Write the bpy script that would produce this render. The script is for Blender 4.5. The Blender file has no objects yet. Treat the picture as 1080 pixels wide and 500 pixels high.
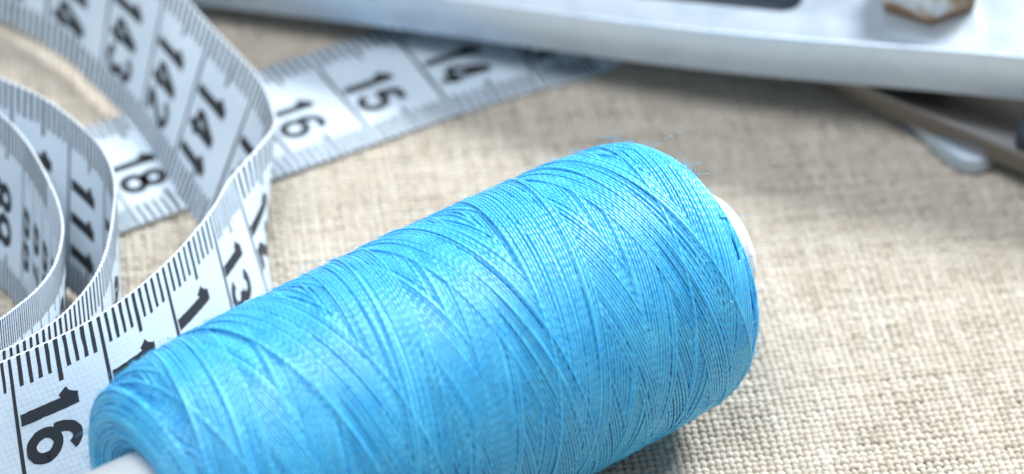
import bpy, bmesh, math, random
import numpy as np
from mathutils import Vector, Matrix

# ---------------------------------------------------------------- basics
MM = 0.001                       # everything is laid out in millimetres, stored in metres
rng = np.random.default_rng(11)
random.seed(4)
scene = bpy.context.scene
COL = scene.collection
CAM_E, CAM_D = math.radians(40), 365.0


def link(o, parent=None):
    COL.objects.link(o)
    if parent is not None:
        o.parent = parent
    return o


def tag(o, label=None, cat=None, kind=None, group=None):
    if label: o["label"] = label
    if cat: o["category"] = cat
    if kind: o["kind"] = kind
    if group: o["group"] = group
    return o


def empty(name, loc):
    o = bpy.data.objects.new(name, None)
    o.empty_display_size = 0.005
    o.location = Vector(loc) * MM
    return link(o)


def mesh_np(name, co, faces_flat, counts, mats, mat_idx=None, smooth=True, parent=None, origin=(0, 0, 0), uv=None, attrs=None):
    """fast mesh from numpy arrays; co in millimetres"""
    me = bpy.data.meshes.new(name)
    co = (np.asarray(co, np.float32) - np.asarray(origin, np.float32)) * MM
    nv, nl, nf = len(co), len(faces_flat), len(counts)
    me.vertices.add(nv); me.vertices.foreach_set("co", co.ravel())
    me.loops.add(nl); me.loops.foreach_set("vertex_index", np.asarray(faces_flat, np.int32))
    me.polygons.add(nf)
    counts = np.asarray(counts, np.int32)
    starts = np.concatenate([[0], np.cumsum(counts)[:-1]]).astype(np.int32)
    me.polygons.foreach_set("loop_start", starts)
    if mat_idx is not None:
        me.polygons.foreach_set("material_index", np.asarray(mat_idx, np.int32))
    me.polygons.foreach_set("use_smooth", np.full(nf, smooth))
    for m in mats: me.materials.append(m)
    me.update(calc_edges=True)
    if uv is not None:
        l = me.uv_layers.new(name="UVMap")
        l.data.foreach_set("uv", np.asarray(uv, np.float32)[np.asarray(faces_flat)].ravel())
    for k, v in (attrs or {}).items():
        a = me.attributes.new(k, 'FLOAT', 'POINT')
        a.data.foreach_set("value", np.asarray(v, np.float32))
    o = bpy.data.objects.new(name, me)
    return link(o, parent)


def tubes(P, N, ra, rb, sides, rnd=None):
    """P (k,n,3) centre lines, N (k,n,3) normals, ra radius across, rb radius along normal ((k,n) arrays).
    returns co, faces, counts, uv"""
    k, n, _ = P.shape
    T = np.gradient(P, axis=1)
    T /= np.linalg.norm(T, axis=2, keepdims=True) + 1e-12
    Bn = np.cross(T, N); Bn /= np.linalg.norm(Bn, axis=2, keepdims=True) + 1e-12
    Nn = np.cross(Bn, T)
    a = np.arange(sides) * 2 * np.pi / sides
    co = (P[:, :, None, :] + (ra[:, :, None] * np.cos(a))[..., None] * Bn[:, :, None, :]
          + (rb[:, :, None] * np.sin(a))[..., None] * Nn[:, :, None, :])
    idx = np.arange(k * n * sides).reshape(k, n, sides)
    A = idx[:, :-1, :]; Bq = idx[:, 1:, :]
    q = np.stack([A, np.roll(A, -1, 2), np.roll(Bq, -1, 2), Bq], -1).reshape(-1, 4)
    seg = np.linalg.norm(np.diff(P, axis=1), axis=2)
    L = np.concatenate([np.zeros((k, 1)), np.cumsum(seg, 1)], 1)
    uv = np.stack([np.repeat(L[:, :, None], sides, 2), np.broadcast_to(np.arange(sides) / sides, (k, n, sides))], -1).reshape(-1, 2)
    return co.reshape(-1, 3), q.ravel(), np.full(len(q), 4), uv


# ---------------------------------------------------------------- materials
def mat(name, col, rough=0.5, metal=0.0, spec=0.5):
    m = bpy.data.materials.new(name); m.use_nodes = True
    nt = m.node_tree; b = nt.nodes["Principled BSDF"]
    b.inputs["Base Color"].default_value = (*col, 1)
    b.inputs["Roughness"].default_value = rough
    b.inputs["Metallic"].default_value = metal
    b.inputs["Specular IOR Level"].default_value = spec
    return m, nt, b


def nd(nt, t, **kw):
    n = nt.nodes.new(t)
    for k, v in kw.items(): setattr(n, k, v)
    return n


def math_n(nt, op, a, b=None):
    n = nd(nt, "ShaderNodeMath", operation=op)
    for i, x in enumerate((a, b)):
        if x is None: continue
        if isinstance(x, (int, float)): n.inputs[i].default_value = x
        else: nt.links.new(x, n.inputs[i])
    return n.outputs[0]


def ramp(nt, fac, stops):
    r = nd(nt, "ShaderNodeValToRGB")
    e = r.color_ramp.elements
    while len(e) < len(stops): e.new(0.5)
    for el, (p, c) in zip(e, stops):
        el.position = p; el.color = (*c, 1)
    nt.links.new(fac, r.inputs[0])
    return r.outputs[0]


def noise(nt, scale, detail=3.0, coord="Object", rough=0.55):
    tc = nd(nt, "ShaderNodeTexCoord"); n = nd(nt, "ShaderNodeTexNoise")
    n.inputs["Scale"].default_value = scale; n.inputs["Detail"].default_value = detail
    n.inputs["Roughness"].default_value = rough
    nt.links.new(tc.outputs[coord], n.inputs["Vector"])
    return n.outputs["Fac"]


def bump(nt, b, h, strength, dist):
    n = nd(nt, "ShaderNodeBump"); n.inputs["Strength"].default_value = strength
    n.inputs["Distance"].default_value = dist
    nt.links.new(h, n.inputs["Height"]); nt.links.new(n.outputs[0], b.inputs["Normal"])


# linen threads: every thread has its own tint
M_LINEN, nt, b = mat("linen_fibre", (0.5, 0.45, 0.36), 0.85, 0, 0.25)
at = nd(nt, "ShaderNodeAttribute", attribute_name="tint")
nz = noise(nt, 900, 4)
f = math_n(nt, 'ADD', math_n(nt, 'MULTIPLY', at.outputs["Fac"], 0.75), math_n(nt, 'MULTIPLY', nz, 0.3))
c = ramp(nt, f, [(0.05, (0.35, 0.29, 0.22)), (0.45, (0.515, 0.46, 0.385)), (0.95, (0.68, 0.645, 0.575))])
nt.links.new(c, b.inputs["Base Color"])
uvn = nd(nt, "ShaderNodeUVMap"); sep = nd(nt, "ShaderNodeSeparateXYZ"); nt.links.new(uvn.outputs[0], sep.inputs[0])
ply = math_n(nt, 'SINE', math_n(nt, 'ADD', math_n(nt, 'MULTIPLY', sep.outputs[0], 5.0), math_n(nt, 'MULTIPLY', sep.outputs[1], 6.2832)))
bump(nt, b, math_n(nt, 'ADD', math_n(nt, 'MULTIPLY', ply, 0.35), math_n(nt, 'MULTIPLY', noise(nt, 6000, 2), 1.2)), 0.6, 0.00008)
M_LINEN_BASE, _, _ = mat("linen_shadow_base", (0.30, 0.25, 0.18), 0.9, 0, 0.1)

# blue polyester thread: two plies twisted together
M_THREAD, nt, b = mat("blue_polyester_thread", (0.085, 0.575, 0.94), 0.36, 0, 0.7)
uvn = nd(nt, "ShaderNodeUVMap"); sep = nd(nt, "ShaderNodeSeparateXYZ"); nt.links.new(uvn.outputs[0], sep.inputs[0])
ph = math_n(nt, 'ADD', math_n(nt, 'MULTIPLY', sep.outputs[0], 7.5), math_n(nt, 'MULTIPLY', sep.outputs[1], 12.566))
tw = math_n(nt, 'SINE', ph)
c = ramp(nt, noise(nt, 420, 5), [(0.25, (0.05, 0.495, 0.92)), (0.7, (0.11, 0.62, 0.965))])
nt.links.new(c, b.inputs["Base Color"])
b.inputs["Sheen Weight"].default_value = 0.10
b.inputs["Sheen Roughness"].default_value = 0.4
b.inputs["Sheen Tint"].default_value = (0.6, 0.85, 1, 1)
bump(nt, b, tw, 0.4, 0.00006)

M_PLASTIC, nt, b = mat("white_plastic", (0.84, 0.86, 0.86), 0.35, 0, 0.5)
b.inputs["Subsurface Weight"].default_value = 0.37
b.inputs["Subsurface Radius"].default_value = (0.002, 0.002, 0.002)
bump(nt, b, noise(nt, 900, 3), 0.12, 0.0002)

# tape: coated glass-fibre cloth
M_TAPE, nt, b = mat("white_coated_tape", (0.66, 0.74, 0.82), 0.42, 0, 0.45)
uvn = nd(nt, "ShaderNodeUVMap"); sep = nd(nt, "ShaderNodeSeparateXYZ"); nt.links.new(uvn.outputs[0], sep.inputs[0])
w1 = math_n(nt, 'SINE', math_n(nt, 'ADD', math_n(nt, 'MULTIPLY', sep.outputs[0], 11.0), math_n(nt, 'MULTIPLY', sep.outputs[1], 3.0)))
w2 = math_n(nt, 'SINE', math_n(nt, 'ADD', math_n(nt, 'MULTIPLY', sep.outputs[1], 12.0), math_n(nt, 'MULTIPLY', sep.outputs[0], 0.8)))
hh = math_n(nt, 'ADD', math_n(nt, 'MULTIPLY', math_n(nt, 'ADD', w1, w2), 0.12), math_n(nt, 'MULTIPLY', noise(nt, 700, 4), 1.6))
bump(nt, b, hh, 0.35, 0.00006)
c = ramp(nt, noise(nt, 160, 4), [(0.3, (0.53, 0.64, 0.745)), (0.7, (0.60, 0.70, 0.795))])
nt.links.new(c, b.inputs["Base Color"])
M_EDGE, nt, b = mat("white_tape_edge", (0.78, 0.80, 0.80), 0.55, 0, 0.4)
uvn = nd(nt, "ShaderNodeUVMap"); sep = nd(nt, "ShaderNodeSeparateXYZ"); nt.links.new(uvn.outputs[0], sep.inputs[0])
stitch = math_n(nt, 'ADD', math_n(nt, 'MULTIPLY', math_n(nt, 'SINE', math_n(nt, 'MULTIPLY', sep.outputs[0], 10.5)), 0.35), noise(nt, 900, 2))
bump(nt, b, stitch, 0.8, 0.00012)
nt.links.new(ramp(nt, stitch, [(0.15, (0.34, 0.38, 0.43)), (0.45, (0.62, 0.68, 0.74)), (0.8, (0.76, 0.80, 0.83))]), b.inputs["Base Color"])
M_INK, nt, b = mat("black_ink", (0.026, 0.029, 0.036), 0.5, 0, 0.4)
M_TICK, nt, b = mat("grey_black_ink", (0.03, 0.032, 0.04), 0.5, 0, 0.4)

M_STEEL, nt, b = mat("brushed_nickel", (0.52, 0.60, 0.69), 0.36, 0.6)
tc = nd(nt, "ShaderNodeTexCoord"); mp = nd(nt, "ShaderNodeMapping"); mp.inputs["Scale"].default_value = (60, 900, 900)
mp.inputs["Rotation"].default_value = (0, 0, math.radians(15.6))
n1 = nd(nt, "ShaderNodeTexNoise"); n1.inputs["Scale"].default_value = 6; n1.inputs["Detail"].default_value = 4
nt.links.new(tc.outputs["Object"], mp.inputs[0]); nt.links.new(mp.outputs[0], n1.inputs["Vector"])
bump(nt, b, n1.outputs["Fac"], 0.25, 0.0001)
wear = noise(nt, 210, 6, rough=0.7)
nt.links.new(ramp(nt, wear, [(0.3, (0.47, 0.57, 0.68)), (0.5, (0.54, 0.635, 0.735)), (0.75, (0.58, 0.67, 0.76))]), b.inputs["Base Color"])
r = nd(nt, "ShaderNodeMapRange"); nt.links.new(wear, r.inputs[0])
r.inputs["To Min"].default_value = 0.26; r.inputs["To Max"].default_value = 0.42
nt.links.new(r.outputs[0], b.inputs["Roughness"])
M_STRIP, nt, b = mat("dull_steel", (0.24, 0.225, 0.21), 0.34, 1.0)
bump(nt, b, noise(nt, 500, 4), 0.15, 0.0002)
M_DARK, nt, b = mat("blue_black", (0.035, 0.045, 0.065), 0.45, 0.3)  # plain blue-black, for the added slot floor and the stop block
M_BOLT, nt, b = mat("rusty_bolt_steel", (0.5, 0.5, 0.5), 0.5, 0.3)
tcb = nd(nt, "ShaderNodeTexCoord"); sb = nd(nt, "ShaderNodeSeparateXYZ"); nt.links.new(tcb.outputs["Object"], sb.inputs[0])
fz = math_n(nt, 'ADD', noise(nt, 330, 5), math_n(nt, 'ADD', math_n(nt, 'MULTIPLY', math_n(nt, 'SUBTRACT', sb.outputs[0], 0.0335), 34.0), math_n(nt, 'MAXIMUM', math_n(nt, 'MULTIPLY', math_n(nt, 'SUBTRACT', 0.0150, sb.outputs[2]), 220.0), 0.0)))
c = ramp(nt, fz, [(0.44, (0.62, 0.66, 0.70)), (0.56, (0.46, 0.37, 0.26)), (0.70, (0.22, 0.12, 0.055))])
nt.links.new(c, b.inputs["Base Color"])
nt.links.new(ramp(nt, fz, [(0.42, (0.5, 0.5, 0.5)), (0.6, (0.1, 0.1, 0.1))]), b.inputs["Metallic"])
bump(nt, b, fz, 0.4, 0.0005)

# ---------------------------------------------------------------- cloth (woven, thread by thread)
def smooth_noise(n, step):
    m = int(n / step) + 4
    return np.interp(np.arange(n) / step, np.arange(m), rng.normal(size=m))


def fbm2(x, y, seed):
    r_ = np.random.default_rng(seed); out = 0
    for k in range(7):
        a = r_.uniform(0, 2 * np.pi); fr = r_.uniform(0.03, 0.13); p = r_.uniform(0, 6.3)
        out = out + np.sin((x * np.cos(a) + y * np.sin(a)) * fr + p) / 7
    return out


def build_cloth():
    pitch = 0.74
    ang = math.radians(8.0)
    U = np.array([math.cos(ang), math.sin(ang)]); V = np.array([-math.sin(ang), math.cos(ang)])
    nu, nv = 216, 192                                    # warp threads (across), weft threads (away)
    u0, v0 = -nu * pitch / 2, -nv * pitch / 2 + 6
    jit_u = np.cumsum(rng.normal(1, 0.10, nu)); jit_u = u0 + (jit_u - jit_u[0]) * (nu * pitch) / (jit_u[-1] - jit_u[0])
    jit_v = np.cumsum(rng.normal(1, 0.12, nv)); jit_v = v0 + (jit_v - jit_v[0]) * (nv * pitch) / (jit_v[-1] - jit_v[0])
    S = 4
    groups = []
    for which in (0, 1):
        pos, cross = (jit_u, jit_v) if which == 0 else (jit_v, jit_u)
        k, m = len(pos), len(cross)
        n = (m - 1) * S + 1
        t = np.interp(np.arange(n) / S, np.arange(m), cross)
        phase = np.cos(np.pi * np.arange(n) / S)
        P = np.zeros((k, n, 3)); ra = np.zeros((k, n)); rb = np.zeros((k, n)); tint = np.zeros((k, n))
        thick = np.clip(rng.normal(1, 0.09, k), 0.72, 1.35)
        for i in range(k):
            sgn = 1 if (i + which) % 2 == 0 else -1
            wob = 0.045 * smooth_noise(n, 9) + 0.03 * smooth_noise(n, 3.5)
            a = pos[i] + wob
            z = sgn * phase * 0.175
            slub = thick[i] * (1 + 0.11 * smooth_noise(n, 16) + 0.07 * smooth_noise(n, 5))
            slub = np.clip(slub, 0.6, 1.5)
            xy = (a[:, None] * U + t[:, None] * V) if which == 0 else (t[:, None] * U + a[:, None] * V)
            P[i, :, :2] = xy
            P[i, :, 2] = z - 0.36 + 0.02 * smooth_noise(n, 6)
            ra[i] = 0.36 * slub * (1 + 0.06 * phase * sgn)
            rb[i] = 0.205 * slub
            tint[i] = np.clip(0.5 + rng.normal(0, 0.07) + 0.12 * smooth_noise(n, 22) + 0.07 * smooth_noise(n, 4), 0, 1)
        P[:, :, 2] += 0.22 * fbm2(P[:, :, 0], P[:, :, 1], 5)
        N = np.zeros_like(P); N[..., 2] = 1
        co, fc, ct, uv = tubes(P, N, ra, rb, 6)
        groups.append((co, fc, ct, uv, np.repeat(tint.ravel(), 6), 0))
    # loose fibres standing off the weave
    kf = 2600
    c0 = np.stack([rng.uniform(-62, 66, kf), rng.uniform(-50, 55, kf)], 1)
    n = 7; s = np.linspace(-1, 1, n)
    ln = rng.uniform(0.4, 1.9, kf); a0 = rng.uniform(0, 2 * np.pi, kf); bend = rng.normal(0, 0.9, kf)
    aa = a0[:, None] + bend[:, None] * s
    P = np.zeros((kf, n, 3))
    P[..., 0] = c0[:, :1] + ln[:, None] * s * np.cos(aa); P[..., 1] = c0[:, 1:] + ln[:, None] * s * np.sin(aa)
    P[..., 2] = 0.02 + rng.uniform(0.0, 0.4, kf)[:, None] * (1 - s ** 2) - 0.1 * s ** 2 + 0.22 * fbm2(P[..., 0], P[..., 1], 5)
    N = np.zeros_like(P); N[..., 2] = 1
    R = np.full((kf, n), 0.022)
    co, fc, ct, uv = tubes(P, N, R, R, 3)
    groups.append((co, fc, ct, uv, np.repeat(np.clip(rng.normal(0.55, 0.2, kf), 0, 1), n * 3), 0))
    # closed backing below the weave
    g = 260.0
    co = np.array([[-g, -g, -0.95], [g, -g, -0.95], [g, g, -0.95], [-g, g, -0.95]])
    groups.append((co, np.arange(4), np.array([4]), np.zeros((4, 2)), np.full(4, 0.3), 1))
    off = 0; CO, FC, CT, UV, TI, MI = [], [], [], [], [], []
    for co, fc, ct, uv, ti, mi in groups:
        CO.append(co); FC.append(fc + off); CT.append(ct); UV.append(uv); TI.append(ti); MI.append(np.full(len(ct), mi)); off += len(co)
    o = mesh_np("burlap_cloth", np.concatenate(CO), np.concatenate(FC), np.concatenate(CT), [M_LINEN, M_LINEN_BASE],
                np.concatenate(MI), True, None, (0, 0, 0), np.concatenate(UV), {"tint": np.concatenate(TI)})
    tag(o, "coarse beige linen cloth the sewing things lie on", "cloth", "structure")


build_cloth()

# ---------------------------------------------------------------- thread spool
AX0 = np.array([-32.2, -57.0, 14.75]); AZ = 0.6255
U3 = np.array([math.cos(AZ), math.sin(AZ), 0.0]); V3 = np.array([-math.sin(AZ), math.cos(AZ), 0.0]); W3 = np.array([0, 0, 1.0])
SP_L = 61.0


def build_spool():
    base = AX0 - W3 * AX0[2] + U3 * SP_L * 0.5
    root = tag(empty("thread_spool", base), "large spool of bright blue sewing thread lying on its side on the linen cloth", "thread spool")
    # meridian of the wound body: near face, shoulder, barrel, shoulder, far face  (x along axis, r)
    raw = np.array([[2.2, 6.1], [1.2, 7.1], [0.5, 8.4], [0.25, 9.6], [0.5, 10.75], [1.35, 11.8], [2.6, 12.6], [4.5, 13.2], [7.8, 13.62], [15, 13.95],
                    [30, 14.25], [45, 14.25], [53, 14.0], [56.2, 13.75], [58.3, 13.2], [59.8, 12.2], [60.6, 11.0], [60.8, 9.8], [60.3, 8.2], [59.5, 5.8]])
    raw[:, 1] += np.where(raw[:, 1] > 9, 0.32, 0); raw[:, 0] += np.interp(raw[:, 0], [2, 8, 52, 58], [-1.5, 0, 0, 0.45])
    seg = np.concatenate([[0], np.cumsum(np.linalg.norm(np.diff(raw, axis=0), axis=1))])
    # smooth it
    tt = np.linspace(0, seg[-1], 800)
    mx, mr = np.interp(tt, seg, raw[:, 0]), np.interp(tt, seg, raw[:, 1])
    kern = np.hanning(25); kern /= kern.sum()
    pad = lambda a: np.convolve(np.concatenate([2 * a[0] - a[12:0:-1], a, 2 * a[-1] - a[-2:-14:-1]]), kern, 'valid')
    mx, mr = pad(mx), pad(mr)
    dx, dr = np.gradient(mx), np.gradient(mr)
    ln = np.hypot(dx, dr); nx, nr = -dr / ln, dx / ln
    TL = seg[-1]
    d = 0.30
    t_sh0 = 9.0                                   # start of barrel in t
    t_sh1 = TL - 8.6
    SEG = 84
    path_t, path_th, path_h = [], [], []
    wob = lambda n, amp, step: amp * np.interp(np.arange(n), np.arange(n // step + 2) * step, rng.normal(size=n // step + 2))
    # 1) close winding over everything, out and back: shows on the end faces
    th0 = 0.0
    for rep, (ta, tb, mul) in enumerate([(0.1, TL - 0.1, 1.0), (TL - 0.1, 0.1, 1.25), (0.1, TL - 0.1, 1.18)]):
        n = int(TL / (d * mul)) * SEG
        tp = np.linspace(ta, tb, n) + wob(n, 0.10, 37) + wob(n, 0.03, 9)
        path_th.append(th0 + np.arange(n) / SEG * 2 * np.pi); th0 = path_th[-1][-1]
        path_t.append(tp)
        face = np.clip((6.4 - tp) / 1.6, 0, 1) + np.clip((tp - (TL - 5.6)) / 1.6, 0, 1)
        path_h.append(-0.86 + 0.74 * face + 0.09 * rep + wob(n, 0.085, 25) * face)
    # 2) cross winding: every round trip lies beside the one before the last, so bands and V-edges build up
    p = 18.0
    BED = 0.52
    lay = d * 1.10
    lanes = 0.0
    TRIPS = 116
    cur, th = TL - 0.1, path_th[-1][-1]
    tw2 = 2 * np.pi

    def wander(n, amp, step):
        m = n // step + 2
        return amp * np.interp(np.arange(n), np.arange(m) * step, rng.normal(size=m))

    def turn(th_from, th_to, t_from, t_out):
        """ease round the end: leave the barrel line, run along the shoulder and come back"""
        n = max(6, int((th_to - th_from) / tw2 * SEG))
        e = np.linspace(0, 1, n + 1)[1:]
        path_th.append(th_from + (th_to - th_from) * e)
        path_t.append(t_from + (t_out - t_from) * np.sin(np.pi * e) ** 0.7 + wander(n, 0.015, 14)); path_h.append(np.full(n, hm))
    R0, R1 = 7.6, TL - 7.4                        # where the straight lay stops
    for m in range(TRIPS):
        last = m >= TRIPS - 2
        hm = -0.0085 * (TRIPS - 1 - m) - 0.04
        pp = p * (1 if not last else rng.uniform(0.8, 1.3))
        lanes += lay / p * tw2 * (max(0.97, rng.normal(1.0, 0.05)) + (rng.uniform(0.3, 0.8) if rng.random() < 0.13 else 0))
        if m in (13, 30, 47, 62, 74, 85, 96):                                  # the lay skips and starts a new band
            lanes += rng.uniform(0.8, 2.6)
        ph = lanes if not last else rng.uniform(0, 6)
        r0, r1 = R0 + rng.normal(0, 0.5), R1 + rng.normal(0, 0.5)
        # down: right to left,  theta = A + (R1 - t) / pp
        thd = lambda t: ph + (R1 - t) / pp * tw2
        tot = (r1 - r0) / pp * tw2
        start = thd(r1); k = math.ceil((th + 0.9 - start) / tw2); start += k * tw2
        out = TL - (rng.uniform(3.0, 6.5) if rng.random() < 0.5 else rng.normal(6.2, 0.5))
        turn(th, start, cur if m else r1, max(out, r1 + 0.3))
        n = int(tot / tw2 * SEG); e = np.linspace(0, 1, n)
        path_th.append(start + tot * e); path_t.append(r1 + (r0 - r1) * e + wander(n, 0.010, 40) + wander(n, 0.004, 7)); path_h.append(np.full(n, hm))
        th = start + tot
        # up: left to right
        ph2 = -ph * 1.0 + 1.3
        start = ph2 + (r0 - R0) / pp * tw2 + 2 * ph
        k = math.ceil((th + 0.9 - start) / tw2); start += k * tw2
        out = rng.uniform(1.2, 7.0) if rng.random() < 0.6 else rng.normal(6.6, 0.5)
        turn(th, start, r0, min(out, r0 - 0.3))
        path_th.append(start + tot * e); path_t.append(r0 + (r1 - r0) * e + wander(n, 0.010, 40) + wander(n, 0.004, 7)); path_h.append(np.full(n, hm + 0.006))
        th = start + tot; cur = r1
    T_ = np.concatenate(path_t); TH = np.concatenate(path_th)
    T_ = np.clip(T_, 0.15, TL - 0.15)
    # each strand rests on whatever lies below it, bedding in a little; order and stacking are therefore real
    NTH, NT = 2 * SEG, int(TL / 0.045)
    H = np.full((NTH, NT), -1.0)
    dtm = TL / NT
    hw = int(round(d * 0.5 / dtm)); off = np.arange(-hw, hw + 1)
    prof = d * 0.5 * (np.sqrt(np.clip(1 - (off * dtm / (d * 0.52)) ** 2, 0, 1)) - 1)
    ti = np.clip((T_ / TL * NT).astype(int), hw + 1, NT - hw - 2)
    hi = np.round(TH / (2 * np.pi) * NTH).astype(int) % NTH
    slope = np.clip(np.gradient(T_) / np.maximum(np.gradient(TH), 1e-4) * (2 * np.pi / NTH) / dtm, -6, 6)
    HC = np.empty(len(T_)); pieces = np.concatenate([[0], np.cumsum([len(x) for x in path_t])])
    for i0, i1 in zip(pieces[:-1], pieces[1:]):
        for j0 in range(i0, i1, SEG):
            j1 = min(j0 + SEG, i1)
            rows = hi[j0:j1, None]; cols = ti[j0:j1, None] + off
            sup = H[rows, ti[j0:j1, None] + np.arange(-2, 3)]
            h = np.percentile(sup, 75, axis=1) + BED * d
            hp = np.pad(h, 4, mode='edge')
            h = np.convolve(hp, np.array([1, 2, 3, 4, 5, 4, 3, 2, 1]) / 25, 'valid')
            HC[j0:j1] = h
            for dr in (0, 1, -1):
                rr = (rows + dr) % NTH
                cc = np.clip(cols + np.round(dr * slope[j0:j1, None]).astype(int), 0, NT - 1)
                H[rr, cc] = np.maximum(H[rr, cc], h[:, None] + prof)
    M2 = np.concatenate([H, H[:, ::-1]], 1)
    ft = np.fft.fftfreq(NT * 2)[None, :] * 2 * np.pi; fh = np.fft.fftfreq(NTH)[:, None] * 2 * np.pi
    gt, gh = 1.05 / dtm, 1.8 / (88.0 / NTH)
    M2 = np.real(np.fft.ifft2(np.fft.fft2(M2) * np.exp(-0.5 * ((ft * gt) ** 2 + (fh * gh) ** 2))))[:, :NT]
    HC = HC - M2[hi, ti] - 0.10
    # over the shoulders the turns are pressed flat against the end faces
    PH = np.concatenate(path_h)
    wb = np.clip(np.minimum((T_ - (R0 - 1.2)) / 3.0, ((R1 + 1.2) - T_) / 3.0), 0, 1)
    wb = wb * wb * (3 - 2 * wb)
    HC = wb * HC + (1 - wb) * PH
    HC = HC + 0.008 * np.interp(np.arange(len(HC)), np.arange(0, len(HC) + 30, 30), rng.normal(size=len(np.arange(0, len(HC) + 30, 30))))
    keep_from = 0
    x = np.interp(T_, np.linspace(0, TL, 800), mx); r_ = np.interp(T_, np.linspace(0, TL, 800), mr)
    ax = np.interp(T_, np.linspace(0, TL, 800), nx); ar = np.interp(T_, np.linspace(0, TL, 800), nr)
    hs = np.convolve(np.pad(HC, 2, mode='edge'), np.array([1, 2, 3, 2, 1]) / 9, 'valid')
    X = x + ax * hs; R = r_ + ar * hs
    ct, st = np.cos(TH), np.sin(TH)
    P = AX0 + X[:, None] * U3 + (R * ct)[:, None] * V3 + (R * st)[:, None] * W3
    N = ax[:, None] * U3 + (ar * ct)[:, None] * V3 + (ar * st)[:, None] * W3
    rad = np.full((1, len(P)), d * 0.46)
    co, fc, cn, uv = tubes(P[None], N[None], rad * 1.0, rad * 0.92, 6)
    # fuzz
    kf = 12000
    tf = rng.uniform(0.5, TL - 0.5, kf); thf = rng.uniform(0, 2 * np.pi, kf)
    fx = np.interp(tf, np.linspace(0, TL, 800), mx); fr = np.interp(tf, np.linspace(0, TL, 800), mr)
    fnx = np.interp(tf, np.linspace(0, TL, 800), nx); fnr = np.interp(tf, np.linspace(0, TL, 800), nr)
    n = 6; s = np.linspace(0, 1, n)
    rad_d = fnx[:, None] * U3 + (fnr * np.cos(thf))[:, None] * V3 + (fnr * np.sin(thf))[:, None] * W3
    tang = (-np.sin(thf))[:, None] * V3 + np.cos(thf)[:, None] * W3
    p0 = AX0 + fx[:, None] * U3 + (fr * np.cos(thf))[:, None] * V3 + (fr * np.sin(thf))[:, None] * W3
    dirv = rng.normal(0, 0.45, (kf, 1)) * U3 + rng.choice([-1, 1], (kf, 1)) * rng.uniform(0.2, 1, (kf, 1)) * tang
    L = rng.gamma(2.0, 0.36, kf)
    P2 = (p0[:, None, :] + dirv[:, None, :] * (L[:, None] * s)[..., None]
          + rad_d[:, None, :] * ((L * rng.uniform(0.15, 0.75, kf))[:, None] * (s - 0.55 * s ** 2))[..., None]
          + np.cross(rad_d, dirv)[:, None, :] * ((L * rng.normal(0, 0.35, kf))[:, None] * s ** 2)[..., None])
    N2 = np.broadcast_to(rad_d[:, None, :], P2.shape)
    R2 = np.full((kf, n), 0.018)
    co2, fc2, cn2, uv2 = tubes(P2, N2, R2, R2, 3)
    # solid core under the thread
    na = 72; aa = np.arange(na) * 2 * np.pi / na
    sel = np.arange(0, 800, 8); sel[-1] = 799
    cx = (mx - nx * 1.6)[sel]; cr = (mr - nr * 1.6)[sel]
    co3 = (AX0 + cx[:, None, None] * U3 + (cr[:, None] * np.cos(aa))[..., None] * V3 + (cr[:, None] * np.sin(aa))[..., None] * W3).reshape(-1, 3)
    idx = np.arange(len(sel) * na).reshape(len(sel), na)
    q = np.stack([idx[:-1], idx[1:], np.roll(idx[1:], -1, 1), np.roll(idx[:-1], -1, 1)], -1).reshape(-1, 4)
    o1, o2 = len(co), len(co) + len(co2)
    mesh_np("thread_winding", np.concatenate([co, co2, co3]), np.concatenate([fc, fc2 + o1, q.ravel() + o2]),
            np.concatenate([cn, cn2, np.full(len(q), 4)]), [M_THREAD], None, True, root, base,
            np.concatenate([uv, uv2, np.zeros((len(co3), 2))]))
    # plastic tube, slightly conical, hollow, rims rounded
    pr = [(-14.2, 5.0), (-14.6, 5.2), (-14.7, 5.6), (-14.5, 6.0), (-14.0, 6.35), (0, 6.25), (30, 5.85), (60, 5.6), (64.9, 5.6), (65.5, 5.47), (65.8, 5.15), (65.6, 4.75), (65.0, 4.5), (30, 4.6), (-13.6, 4.9), (-14.2, 5.0)]
    pr = np.array(pr)
    na = 64; aa = np.arange(na) * 2 * np.pi / na
    co = (AX0 + pr[:, 0][:, None, None] * U3 + (pr[:, 1][:, None] * np.cos(aa))[..., None] * V3 + (pr[:, 1][:, None] * np.sin(aa))[..., None] * W3).reshape(-1, 3)
    idx = np.arange(len(pr) * na).reshape(len(pr), na)
    q = np.stack([idx[:-1], np.roll(idx[:-1], -1, 1), np.roll(idx[1:], -1, 1), idx[1:]], -1).reshape(-1, 4)
    mesh_np("spool_tube", co, q.ravel(), np.full(len(q), 4), [M_PLASTIC], None, True, root, base)


build_spool()

# ---------------------------------------------------------------- measuring tape
TW = 18.3        # tape width in mm


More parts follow.
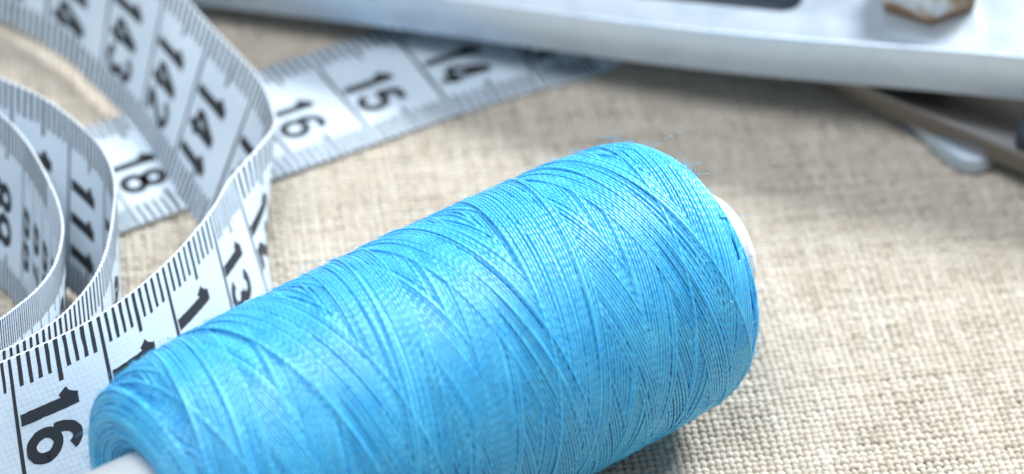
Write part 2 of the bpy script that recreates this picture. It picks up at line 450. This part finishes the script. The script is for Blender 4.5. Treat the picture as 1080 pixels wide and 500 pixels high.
def digit_paths(ch):
    """centre strokes of a bold condensed digit in a 0..1 (x) by 0..1 (y up) box"""
    def arc(cx, cy, rx, ry, a0, a1, n=18):
        a = np.radians(np.linspace(a0, a1, n)); return np.stack([cx + rx * np.cos(a), cy + ry * np.sin(a)], 1)
    c = lambda *p: np.array(p, float)
    if ch == '1': return [c((.58, 0), (.58, 1)), c((.22, .74), (.40, .80), (.56, .95))]
    if ch == '2': return [np.concatenate([arc(.5, .70, .36, .22, 175, -35), c((.62, .42), (.36, .25), (.17, .08))]), c((.12, .07), (.88, .07))]
    if ch == '3': return [arc(.48, .72, .34, .20, 165, -80, 18), arc(.48, .29, .38, .22, 85, -165, 20)]
    if ch == '4': return [c((.68, 0), (.68, 1)), c((.64, .96), (.10, .30)), c((.05, .25), (.95, .25))]
    if ch == '5': return [c((.86, .93), (.26, .93)), c((.28, .95), (.19, .50)), np.concatenate([c((.19, .50)), arc(.49, .33, .37, .26, 130, -160)])]
    if ch == '6': return [arc(.5, .31, .37, .25, 0, 375, 30), np.concatenate([arc(.53, .55, .40, .38, 185, 95, 14), arc(.53, .72, .30, .21, 90, 25, 8)])]
    if ch == '9': return [1 - arc(.5, .31, .37, .25, 0, 375, 30), 1 - np.concatenate([arc(.53, .55, .40, .38, 185, 95, 14), arc(.53, .72, .30, .21, 90, 25, 8)])]
    if ch == '8': return [arc(.5, .73, .31, .205, 0, 375, 27), arc(.5, .285, .37, .225, 0, 375, 29)]
    if ch == '0': return [arc(.5, .5, .36, .43, 0, 360, 30)]
    if ch == '7': return [c((.12, .93), (.88, .93)), c((.84, .90), (.52, .48), (.38, 0))]
    return []


def resample(p, step):
    s = np.concatenate([[0], np.cumsum(np.linalg.norm(np.diff(p, axis=0), axis=1))])
    n = max(2, int(s[-1] / step) + 1)
    t = np.linspace(0, s[-1], n)
    return np.stack([np.interp(t, s, p[:, 0]), np.interp(t, s, p[:, 1])], 1)


def cam_ray_point(px, py, z):
    """point at height z on the sight line that the layout sketch (1080 x 500) was measured along"""
    e = CAM_E; Cc = np.array([0, -CAM_D * math.cos(e), CAM_D * math.sin(e)])
    dv = np.array([0, math.cos(e), -math.sin(e)]) + np.array([1., 0, 0]) * (px - 540) / 3600 + np.array([0, math.sin(e), math.cos(e)]) * (250 - py) / 3600
    return Cc + dv * (z - Cc[2]) / dv[2]


def build_tape():
    G = cam_ray_point
    st = []      # (top point, bottom point, centimetre or None)

    def add(T, B, a=None):
        T = np.array(T, float); B = np.array(B, float)
        cdir = (T - B) / np.linalg.norm(T - B)
        st.append((B + cdir * TW, B, a))

    def add_top(T, c, a=None):         # top edge known
        T = np.array(T, float); c = np.array(c, float); c = c / np.linalg.norm(c)
        st.append((T, T - c * TW, a))
    # free end of the tape, far left, outside the picture
    add((-112, 62, 17), (-113, 50, 1.2), 150.6)
    add((-96, 66, 16.5), (-97, 53, 1.0))
    add((-74, 60, 15), (-75, 47, 0.8))
    # outer turn, back part: inner face to the viewer, leaning back
    add(G(60, -120, 13.9), G(47, 47, 0.9), 144)
    add(G(127, -68, 11.7), G(104, 95, 0.9), 143)
    add(G(178, -22, 10.8), G(146, 140, 0.9), 142)
    add(G(226, 30, 9.6), G(178, 188, 0.9), 141)
    add(G(270, 95, 9.6), G(215, 245, 0.9), 140)
    # bend and front part
    add_top(G(289, 119, 10.6), (1.8, 12.6, 11))
    add_top(G(290, 131, 11.6), (1.6, 13, 12))
    add_top(G(279, 147, 12.3), (-0.4, 13, 12.2))
    add_top(G(262, 166, 12.8), (-3.0, 12.4, 12.6))
    add_top(G(243, 187, 13.2), (-5.5, 12, 12.8), 138)
    add_top(G(219, 226, 13.8), (-4.3, 11.5, 13.2), 137)
    add_top(G(170, 281, 14.2), (-4.2, 11.2, 13.6), 136)
    add_top(G(102, 333, 14.5), (-3.6, 11, 13.8), 135)
    add_top(G(8, 378, 14.6), (-2.3, 11, 13.9), 134)
    add_top(G(-110, 425, 14.6), (-1.8, 11, 13.9))
    # round the left side, outside the picture
    add_top((-84, -41, 15), (-4, 8, 15))
    add_top((-106, -32, 15.6), (-6, 4, 15.5))
    add_top((-120, -12, 16), (-5, 3, 16))
    add_top((-118, 14, 15.8), (-3, 6, 15.6))
    add_top((-98, 27, 15.2), (-1, 10, 14.8))
    add_top((-76, 20, 14.8), (0, 11, 14))
    # second turn
    add_top(G(-40, 66, 14.6), (0, 11, 13.8))
    add_top(G(13, 87, 14.5), (0.2, 11, 13.6), 112)
    add_top(G(42, 100, 14.4), (0.2, 11, 13.6))
    add_top(G(75, 123, 14.3), (0.3, 11, 13.6), 111)
    add_top(G(92, 138, 14.3), (0.3, 11, 13.6))
    add_top(G(106, 153, 14.3), (0.2, 11, 13.6))
    add_top(G(117, 174, 14.3), (-0.2, 11, 13.6))
    add_top(G(121.5, 196, 14.3), (-0.8, 11.2, 13.4))
    add_top(G(119, 224, 14.3), (-1.2, 11.2, 13.4))
    add_top(G(115, 250, 14.4), (-1.4, 11.2, 13.4))
    add_top(G(105, 281, 14.5), (-1.6, 11.2, 13.6))
    add_top(G(88, 307, 14.6), (-1.8, 11, 13.8))
    add_top(G(62, 334, 14.7), (-1.8, 11, 13.9))
    add_top(G(30, 355, 14.7), (-1.8, 11, 13.9))
    add_top(G(0, 370, 14.7), (-1.8, 11, 13.9))
    add_top(G(-110, 411, 14.7), (-1.6, 11, 13.9))
    add_top((-80, -33, 15), (-3, 8, 15))
    add_top((-97, -20, 15.4), (-5, 4, 15.4))
    add_top((-103, -4, 15.4), (-4, 5, 15.4))
    add_top((-92, 11, 15), (-1, 9, 15))
    add_top((-74, 8, 14.6), (0, 11, 14))
    # third turn
    add_top(G(-40, 98, 14.5), (0.2, 11, 13.8))
    add_top(G(0, 119, 14.4), (0.2, 11, 13.8))
    add_top(G(27, 147, 14.3), (0.3, 11, 13.6), 88)
    add_top(G(38, 164, 14.3), (0.3, 11, 13.6))
    add_top(G(51, 189, 14.3), (0.2, 11, 13.6))
    add_top(G(61, 212, 14.3), (0, 11, 13.6))
    add_top(G(66, 237, 14.3), (-0.5, 11.2, 13.4))
    add_top(G(64, 256, 14.4), (-0.8, 11.2, 13.4))
    add_top(G(57, 279, 14.5), (-1, 11.2, 13.6))
    add_top(G(42, 301, 14.6), (-1.2, 11, 13.8))
    add_top(G(19, 321, 14.7), (-1.4, 11, 13.9))
    add_top(G(-20, 345, 14.7), (-1.4, 11, 13.9))
    add_top((-62, -31, 15), (-1.5, 11, 14))
    add_top((-78, -20, 15), (-3, 8, 15))
    add_top((-86, -6, 15), (-3, 6, 15))
    add_top((-78, 3, 15), (0, 9, 15))
    # inner turns, outside the picture
    add_top((-66, -4, 15), (1, 9, 15))
    add_top((-60, -14, 15), (1, 9, 15))
    add_top((-62, -21, 15), (0, 9, 15))
    add_top((-70, -18, 15), (-2, 8, 15))
    add_top((-75, -8, 14.5), (-2, 8, 14))
    # lays itself down and runs out under the coil to the right
    add_top((-86, 2, 9), (-6, 13, 8))
    fl = [(-74, 5.5, 0.55), (-60, 11.5, 0.5)]
    add_top((-90, 8.5, 3.0), (-8.0, 15.4, 2.6))
    nrm = np.array([-0.49, 0.872, 0])
    add((-74 + nrm[0] * TW, 5.0 - 17 + nrm[1] * TW, 0.55), (-74, 5.0 - 17, 0.55))
    def flat(px, py, n, a=None, z=0.45):
        B = G(px, py, z); n = np.array(n, float); n = n / np.linalg.norm(n)
        st.append((B + n * TW, B, a))
    flat(60, 269, (-.49, .872, 0))
    flat(146.5, 238, (-.49, .872, 0), 18.0)
    flat(192, 222, (-.49, .872, 0))
    flat(293, 187, (-.50, .866, 0))
    flat(400, 150, (-.49, .872, 0), 15.0)
    flat(482, 121, (-.45, .893, 0), 14.0)
    flat(575, 93, (-.40, .917, 0), 13.0)
    flat(630, 79, (-.44, .898, 0))
    flat(655, 66, (-.56, .83, 0.03), None, 0.6)
    flat(672, 48, (-.74, .67, 0.10), None, 1.0)
    flat(682, 18, (-.88, .46, 0.12), 10.9, 1.3)
    # ---- spline
    Tt = np.array([s[0] for s in st]); Bb = np.array([s[1] for s in st])
    mid = 0.5 * (Tt + Bb)
    key = np.concatenate([[0], np.cumsum(np.sqrt(np.linalg.norm(np.diff(mid, axis=0), axis=1)))])   # centripetal

    def cr(P, i, u):
        n = len(P)
        i0, i1, i2, i3 = max(i - 1, 0), i, i + 1, min(i + 2, n - 1)
        t1, t2 = key[i1], key[i2]
        t0 = key[i0] if i0 != i1 else t1 - (t2 - t1); t3 = key[i3] if i3 != i2 else t2 + (t2 - t1)
        p0 = P[i0] if i0 != i1 else 2 * P[i1] - P[i2]; p3 = P[i3] if i3 != i2 else 2 * P[i2] - P[i1]
        m1 = (P[i2] - P[i1]) / (t2 - t1) - (P[i2] - p0) / (t2 - t0) + (P[i1] - p0) / (t1 - t0)
        m2 = (p3 - P[i2]) / (t3 - t2) - (p3 - P[i1]) / (t3 - t1) + (P[i2] - P[i1]) / (t2 - t1)
        h = t2 - t1; m1 = m1 * h; m2 = m2 * h
        u = u[:, None]
        return ((2 * u ** 3 - 3 * u ** 2 + 1) * P[i1] + (u ** 3 - 2 * u ** 2 + u) * m1 + (-2 * u ** 3 + 3 * u ** 2) * P[i2] + (u ** 3 - u ** 2) * m2)
    TT, BB, stn = [], [], []
    for i in range(len(st) - 1):
        L = np.linalg.norm(mid[i + 1] - mid[i]); n = max(4, int(L / 0.35))
        u = np.linspace(0, 1, n, endpoint=False)
        stn.append(sum(len(x) for x in TT))
        TT.append(cr(Tt, i, u)); BB.append(cr(Bb, i, u))
    stn.append(sum(len(x) for x in TT)); TT.append(Tt[-1:]); BB.append(Bb[-1:])
    TT = np.concatenate(TT); BB = np.concatenate(BB)
    # smooth slightly along the length, then hold the width
    for _ in range(2):
        for A in (TT, BB):
            A[3:-3] = (A[:-6] + 2 * A[1:-5] + 3 * A[2:-4] + 4 * A[3:-3] + 3 * A[4:-2] + 2 * A[5:-1] + A[6:]) / 16
    BB = TT + (BB - TT) / np.linalg.norm(BB - TT, axis=1, keepdims=True) * TW
    BB[:, 2] = np.maximum(BB[:, 2], 0.42)
    md = 0.5 * (TT + BB)
    s = np.concatenate([[0], np.cumsum(np.linalg.norm(np.diff(md, axis=0), axis=1))])
    anc = [(s[stn[i]], st[i][2]) for i in range(len(st)) if st[i][2] is not None]
    for (s0, a0), (s1, a1) in zip(anc[:-1], anc[1:]):
        print("tape piece %.1f -> %.1f : %.2f mm per cm" % (a0, a1, (s1 - s0) / (a0 - a1)))
    cm = np.interp(s, [x[0] for x in anc], [x[1] for x in anc])
    # ---- surface frame
    n = len(s)
    tang = np.gradient(md, axis=0); tang /= np.linalg.norm(tang, axis=1, keepdims=True)
    cro = (BB - TT) / TW
    nor = np.cross(cro, tang); nor /= np.linalg.norm(nor, axis=1, keepdims=True)      # towards the A face?
    # A face is the one whose "right" (down, cro) x "up" (along +s) points at the reader
    TH = 0.17                                               # half thickness
    cmr = cm[::-1]

    def at_cm(a):
        return np.interp(a, cmr, np.arange(n)[::-1])

    def surf(idx, w, side, lift):
        i0 = np.clip(np.floor(idx).astype(int), 0, n - 2); fq = (idx - i0)[:, None]
        T = TT[i0] * (1 - fq) + TT[i0 + 1] * fq; B = BB[i0] * (1 - fq) + BB[i0 + 1] * fq; N = nor[i0] * (1 - fq) + nor[i0 + 1] * fq
        return T + (B - T) * (w / TW)[:, None] + N * (side * (TH + lift))
    V, F, C, MI, UVs = [], [], [], [], []
    off = 0

    def push(v, q, mi, uv):
        nonlocal off
        V.append(v); F.append(q.ravel() + off); C.append(np.full(len(q), q.shape[1])); MI.append(np.full(len(q), mi)); UVs.append(uv); off += len(v)

    def grid(a, b):
        idx = np.arange(a * b).reshape(a, b)
        return np.stack([idx[:-1, :-1], idx[1:, :-1], idx[1:, 1:], idx[:-1, 1:]], -1).reshape(-1, 4)
    # body: a closed loop cross-section with a rounded, slightly thick selvedge
    cs = [(0.0, 0.0), (0.06, .12), (0.25, .17), (6, .165), (12, .165), (TW - .25, .17), (TW - .06, .12), (TW, 0.0),
          (TW - .06, -.12), (TW - .25, -.17), (12, -.165), (6, -.165), (0.25, -.17), (0.06, -.12)]
    m = len(cs)
    allidx = np.arange(n, dtype=float)
    ring = np.stack([TT + (BB - TT) * (w / TW) + nor * h for w, h in cs], 1)       # n,m,3
    idx = np.arange(n * m).reshape(n, m)
    q = np.stack([idx[:-1], idx[1:], np.roll(idx[1:], -1, 1), np.roll(idx[:-1], -1, 1)], -1)
    edge_cols = {0, 1, 6, 7, 8, 12, 13, 5}
    uvb = np.stack([np.repeat(s[:, None], m, 1), np.tile([w for w, h in cs], (n, 1))], -1).reshape(-1, 2)
    qq = q.reshape(-1, 4)
    mi = np.tile(np.array([1 if j in (0, 6, 7, 13) else 0 for j in range(m)]), n - 1)
    V.append(ring.reshape(-1, 3)); F.append(qq.ravel()); C.append(np.full(len(qq), 4)); MI.append(mi); UVs.append(uvb); off += n * m
    # printed marks
    a_lo, a_hi = math.ceil(cm[-1] + 0.3), math.floor(cm[0] - 0.3)

    def tick(a, w0, w1, side, width, mi):
        i_c = at_cm(a); 
        nw = 9 if w1 - w0 > 6 else 4
        ws = np.linspace(w0, w1, nw)
        hw = width / 2 / 10.0
        jit = rng.normal(0, 0.0022, (nw, 2))
        L = surf(np.array([at_cm(a + hw + j) for j in jit[:, 0]]), ws, side, 0.012)
        R = surf(np.array([at_cm(a - hw + j) for j in jit[:, 1]]), ws, side, 0.012)
        v = np.stack([L, R], 1).reshape(-1, 3)
        push(v, grid(nw, 2), mi, np.zeros((len(v), 2)))
    visible = [(133, 145.5), (109.5, 114.5), (85.5, 91), (11, 20)]
    extra = [(114.5, 133), (91, 109.5), (20, 85.5), (145.5, 150)]
    for a10 in range(a_lo * 10, a_hi * 10 + 1):
        a = a10 / 10
        near = any(l <= a <= h for l, h in visible)
        for side in (1, -1):
            if a10 % 10 == 0:
                tick(a, 0.12, TW - 0.12, side, 0.42, 3)
            else:
                ln = 4.1 if a10 % 5 == 0 else 3.1
                if side == 1 and not near and a10 % 5: continue
                wd = 0.48 if a10 % 5 == 0 else 0.42
                tick(a, 0.12, ln + rng.normal(0, .05), side, wd, 3)
                tick(a, TW - ln + rng.normal(0, .05), TW - 0.12, side, wd, 3)
    # numbers
    GH, GW, PITCH, SW = 6.0, 3.2, 3.45, 1.03

    def number(txt, a_c, side, up, dw):
        k = len(txt); w_start = TW / 2 + dw - (k - 1) * PITCH / 2
        for j, ch in enumerate(txt):
            wc = w_start + j * PITCH
            for pth in digit_paths(ch):
                p = np.stack([(pth[:, 0] - 0.5) * GW, (pth[:, 1] - 0.5) * (GH - SW * (0 if ch in '1' else .6))], 1)
                sw = SW * (1.12 if ch == '1' and len(pth) == 2 else (0.9 if ch in '4' and abs(pth[0, 1] - pth[-1, 1]) < .01 else 1))
                p = resample(p, 0.28)
                tg = np.gradient(p, axis=0); tg /= np.linalg.norm(tg, axis=1, keepdims=True)
                nn = np.stack([-tg[:, 1], tg[:, 0]], 1)
                rows = [p + nn * sw / 2, p, p - nn * sw / 2]
                g = np.stack(rows, 1).reshape(-1, 2)
                g = g + rng.normal(0, 0.018, g.shape)
                ids = np.array([at_cm(a_c + up * y / 10) for y in g[:, 1]])
                v = surf(ids, wc + g[:, 0], side, 0.016 + 0.004 * (j % 2))
                push(v, grid(len(p), 3), 2, np.zeros((len(v), 2)))
    for c_ in range(a_lo + 1, a_hi + 1):
        number(str(c_), c_ - 0.36, A_SIDE, -1, 0.9)
        number(str(151 - c_), c_ - 0.66, -A_SIDE, 1, -1.4)
    base = np.array([-70.0, 0.0, 0.0])
    o = mesh_np("measuring_tape", np.concatenate(V), np.concatenate(F), np.concatenate(C), [M_TAPE, M_EDGE, M_INK, M_TICK],
                np.concatenate(MI), False, None, base, np.concatenate(UVs))
    o.location = Vector(base) * MM
    me = o.data
    sm = np.zeros(len(me.polygons), bool); sm[:(n - 1) * m] = True
    me.polygons.foreach_set("use_smooth", sm)
    tag(o, "white measuring tape with black centimetre numbers, coiled on edge with its end running flat", "measuring tape")


A_SIDE = 1
build_tape()

# ---------------------------------------------------------------- metal tool
def bm_obj(name, bm, m, parent, origin, smooth_angle=40, bevel=None, seg=3):
    bmesh.ops.recalc_face_normals(bm, faces=bm.faces)
    if bevel:
        es = [e for e in bm.edges if len(e.link_faces) == 2 and e.calc_face_angle(0) > math.radians(35)]
        bmesh.ops.bevel(bm, geom=es, offset=bevel, segments=seg, affect='EDGES', profile=0.5, clamp_overlap=True)
    me = bpy.data.meshes.new(name)
    for v in bm.verts: v.co = (v.co - Vector(origin)) * MM
    bm.to_mesh(me); bm.free()
    for p in me.polygons: p.use_smooth = True
    try: me.set_sharp_from_angle(angle=math.radians(smooth_angle))
    except Exception: pass
    me.materials.append(m)
    o = bpy.data.objects.new(name, me)
    return link(o, parent)


def ring_prism(bm, outer, inner, zb, zt):
    """plate with one hole; outer and inner have the same number of points; zb/zt are functions of (x,y)"""
    n = len(outer)
    vo_b = [bm.verts.new((x, y, zb(x, y))) for x, y in outer]; vo_t = [bm.verts.new((x, y, zt(x, y))) for x, y in outer]
    vi_b = [bm.verts.new((x, y, zb(x, y))) for x, y in inner]; vi_t = [bm.verts.new((x, y, zt(x, y))) for x, y in inner]
    for i in range(n):
        j = (i + 1) % n
        bm.faces.new((vo_t[i], vo_t[j], vi_t[j], vi_t[i])); bm.faces.new((vo_b[i], vi_b[i], vi_b[j], vo_b[j]))
        bm.faces.new((vo_b[i], vo_b[j], vo_t[j], vo_t[i])); bm.faces.new((vi_b[j], vi_b[i], vi_t[i], vi_t[j]))


def prism(bm, pts, zb, zt):
    b_ = [bm.verts.new((x, y, zb(x, y))) for x, y in pts]; t_ = [bm.verts.new((x, y, zt(x, y))) for x, y in pts]
    n = len(pts)
    bm.faces.new(b_[::-1]); bm.faces.new(t_)
    for i in range(n):
        j = (i + 1) % n; bm.faces.new((b_[i], b_[j], t_[j], t_[i]))


def build_tool():
    base = (12.0, 30.0, 0.0)
    root = tag(empty("metal_lever", base), "bright silver metal lever with a slot and a rusty hex bolt", "metal lever")
    O = np.array([-37.1, 38.5]); d = np.array([0.966, -0.2587]); nn = np.array([0.2587, 0.966])
    to = lambda u, v: tuple(O + d * u + nn * v)
    uof = lambda x, y: (x - O[0]) * d[0] + (y - O[1]) * d[1]
    zb = lambda x, y: 2.5 + 5.5 * uof(x, y) / 95.9
    zt = lambda x, y: zb(x, y) + 5.1 + uof(x, y) / 110
    # outline and slot sampled as matching loops
    def loop(u0, u1, v0, v1, r, n_side):
        pts = []
        nc = 5
        def corner(cu, cv, a0):
            for k in range(nc): 
                a = math.radians(a0 + 90 * k / (nc - 1)); pts.append((cu + r * math.cos(a), cv + r * math.sin(a)))
        for k in range(1, n_side): pts.append((u0 + r + (u1 - u0 - 2 * r) * k / n_side, v0))
        corner(u1 - r, v0 + r, -90)
        for k in range(1, 4): pts.append((u1, v0 + r + (v1 - v0 - 2 * r) * k / 4))
        corner(u1 - r, v1 - r, 0)
        for k in range(1, n_side): pts.append((u1 - r - (u1 - u0 - 2 * r) * k / n_side, v1))
        corner(u0 + r, v1 - r, 90)
        for k in range(1, 4): pts.append((u0, v1 - r - (v1 - v0 - 2 * r) * k / 4))
        corner(u0 + r, v0 + r, 180)
        return pts
    belly = lambda u, v: v - (1.5 * math.exp(-((u - 60) / 28) ** 2) if v < 1 else 0)
    outer = [to(u, belly(u, v)) for u, v in loop(-22, 132, 0, 18.8, 3.0, 28)]
    inner = [to(u, v) for u, v in loop(8, 69.9, 3.6, 14.3, 2.2, 28)]
    bm = bmesh.new(); ring_prism(bm, outer, inner, zb, zt)
    bm_obj("lever_arm", bm, M_STEEL, root, base, 50, 0.35, 3)
    floor = [to(u, v) for u, v in loop(8.2, 69.7, 3.8, 14.1, 2.0, 28)]  # dark floor added inside the slot so that no light passes through it
    bm = bmesh.new(); prism(bm, floor, lambda x, y: zb(x, y) + 0.4, lambda x, y: zb(x, y) + 1.6)
    bm_obj("slot_light_block", bm, M_DARK, root, base, 40)
    # hex bolt
    bx, by = 45.9, 25.6
    z0 = zt(bx, by)
    bm = bmesh.new()
    tilt = lambda x, y: z0 + (zt(x, y) - z0)
    hexp = [(bx + 5.8 * math.cos(math.radians(-94 + 60 * k)), by + 5.8 * math.sin(math.radians(-94 + 60 * k))) for k in range(6)]
    prism(bm, hexp, lambda x, y: tilt(x, y) + 0.05, lambda x, y: tilt(x, y) + 5.0)
    bolt = bm_obj("hex_bolt", bm, M_BOLT, root, base, 30, 0.45, 2)
    bm = bmesh.new()
    cp = [(bx + 2.6 * math.cos(a), by + 2.6 * math.sin(a)) for a in np.linspace(0, 2 * np.pi, 33)[:-1]]
    prism(bm, cp, lambda x, y: 5.2, lambda x, y: zt(x, y) - 5.6)
    bm_obj("bolt_shank", bm, M_BOLT, root, base, 30)
    # strip that crosses below the arm
    A = np.array([34.1, 23.4]); sd = np.array([0.807, -0.590]); sn = np.array([0.590, 0.807])
    ts = lambda u, v: tuple(A + sd * u + sn * v)
    outer = [ts(u, v) for u, v in [(-16, 0), (8, 0), (14, 0), (20, 0), (26, 0), (34, 0), (56, 0), (56, 11), (34, 11), (26, 11), (10, 11), (-16, 11)]]
    bm = bmesh.new(); prism(bm, outer, lambda x, y: 2.3, lambda x, y: 5.0)
    bm_obj("lower_strip", bm, M_STRIP, root, base, 40, 0.25, 2)
    # small rounded foot under the strip
    fp = [(43.4, 19.6), (45.2, 16.2), (47.2, 12.6), (48.8, 10.9), (50.6, 10.3), (52.2, 11.0), (53.2, 12.6), (53.6, 15.5), (50, 21)]
    bm = bmesh.new(); prism(bm, fp, lambda x, y: 0.15, lambda x, y: 2.2)
    bm_obj("foot", bm, M_STEEL, root, base, 40, 0.3, 2)
    # black stop block standing on the strip
    bp = [ts(u, v) for u, v in [(24.5, 0.6), (33, 0.6), (33, 9), (22.5, 9)]]
    bm = bmesh.new(); prism(bm, bp, lambda x, y: 4.92, lambda x, y: 7.2)
    bm_obj("stop_block", bm, M_DARK, root, base, 40, 0.4, 2)


build_tool()

# ---------------------------------------------------------------- light, world, camera
w = bpy.data.worlds.new("World"); scene.world = w; w.use_nodes = True
bg = w.node_tree.nodes["Background"]
bg.inputs["Color"].default_value = (0.80, 0.90, 1.0, 1)
bg.inputs["Strength"].default_value = 0.37


def area(name, az, el, dist, size, power, col, target=(5, 0, 5)):
    l = bpy.data.lights.new(name, 'AREA'); l.shape = 'DISK'; l.size = size * MM; l.energy = power; l.color = col
    o = bpy.data.objects.new(name, l); link(o)
    a, e = math.radians(az), math.radians(el)
    p = Vector(target) + dist * Vector((math.sin(a) * math.cos(e), math.cos(a) * math.cos(e), math.sin(e)))
    o.location = p * MM
    o.rotation_euler = (Vector(target) - p).to_track_quat('-Z', 'Y').to_euler()
    return o


area("key_lamp", 37, 36, 700, 220, 10.6, (0.96, 0.99, 1.0))
area("soft_lamp", 215, 74, 800, 480, 4.6, (0.97, 0.98, 1.0))

cam = bpy.data.cameras.new("camera"); co = bpy.data.objects.new("camera", cam); link(co)
co.location = Vector((0, -CAM_D * math.cos(CAM_E), CAM_D * math.sin(CAM_E))) * MM
co.rotation_euler = (math.pi / 2 - CAM_E, 0, 0)
cam.sensor_width = 36; cam.lens = 120; cam.clip_start = 0.01; cam.clip_end = 20
cam.dof.use_dof = True; cam.dof.focus_distance = 0.328; cam.dof.aperture_fstop = 18
scene.camera = co

scene.view_settings.view_transform = 'Standard'; scene.view_settings.look = 'None'
scene.view_settings.exposure = 0; scene.view_settings.gamma = 1
scene.render.engine = 'CYCLES'
scene.cycles.use_denoising = True
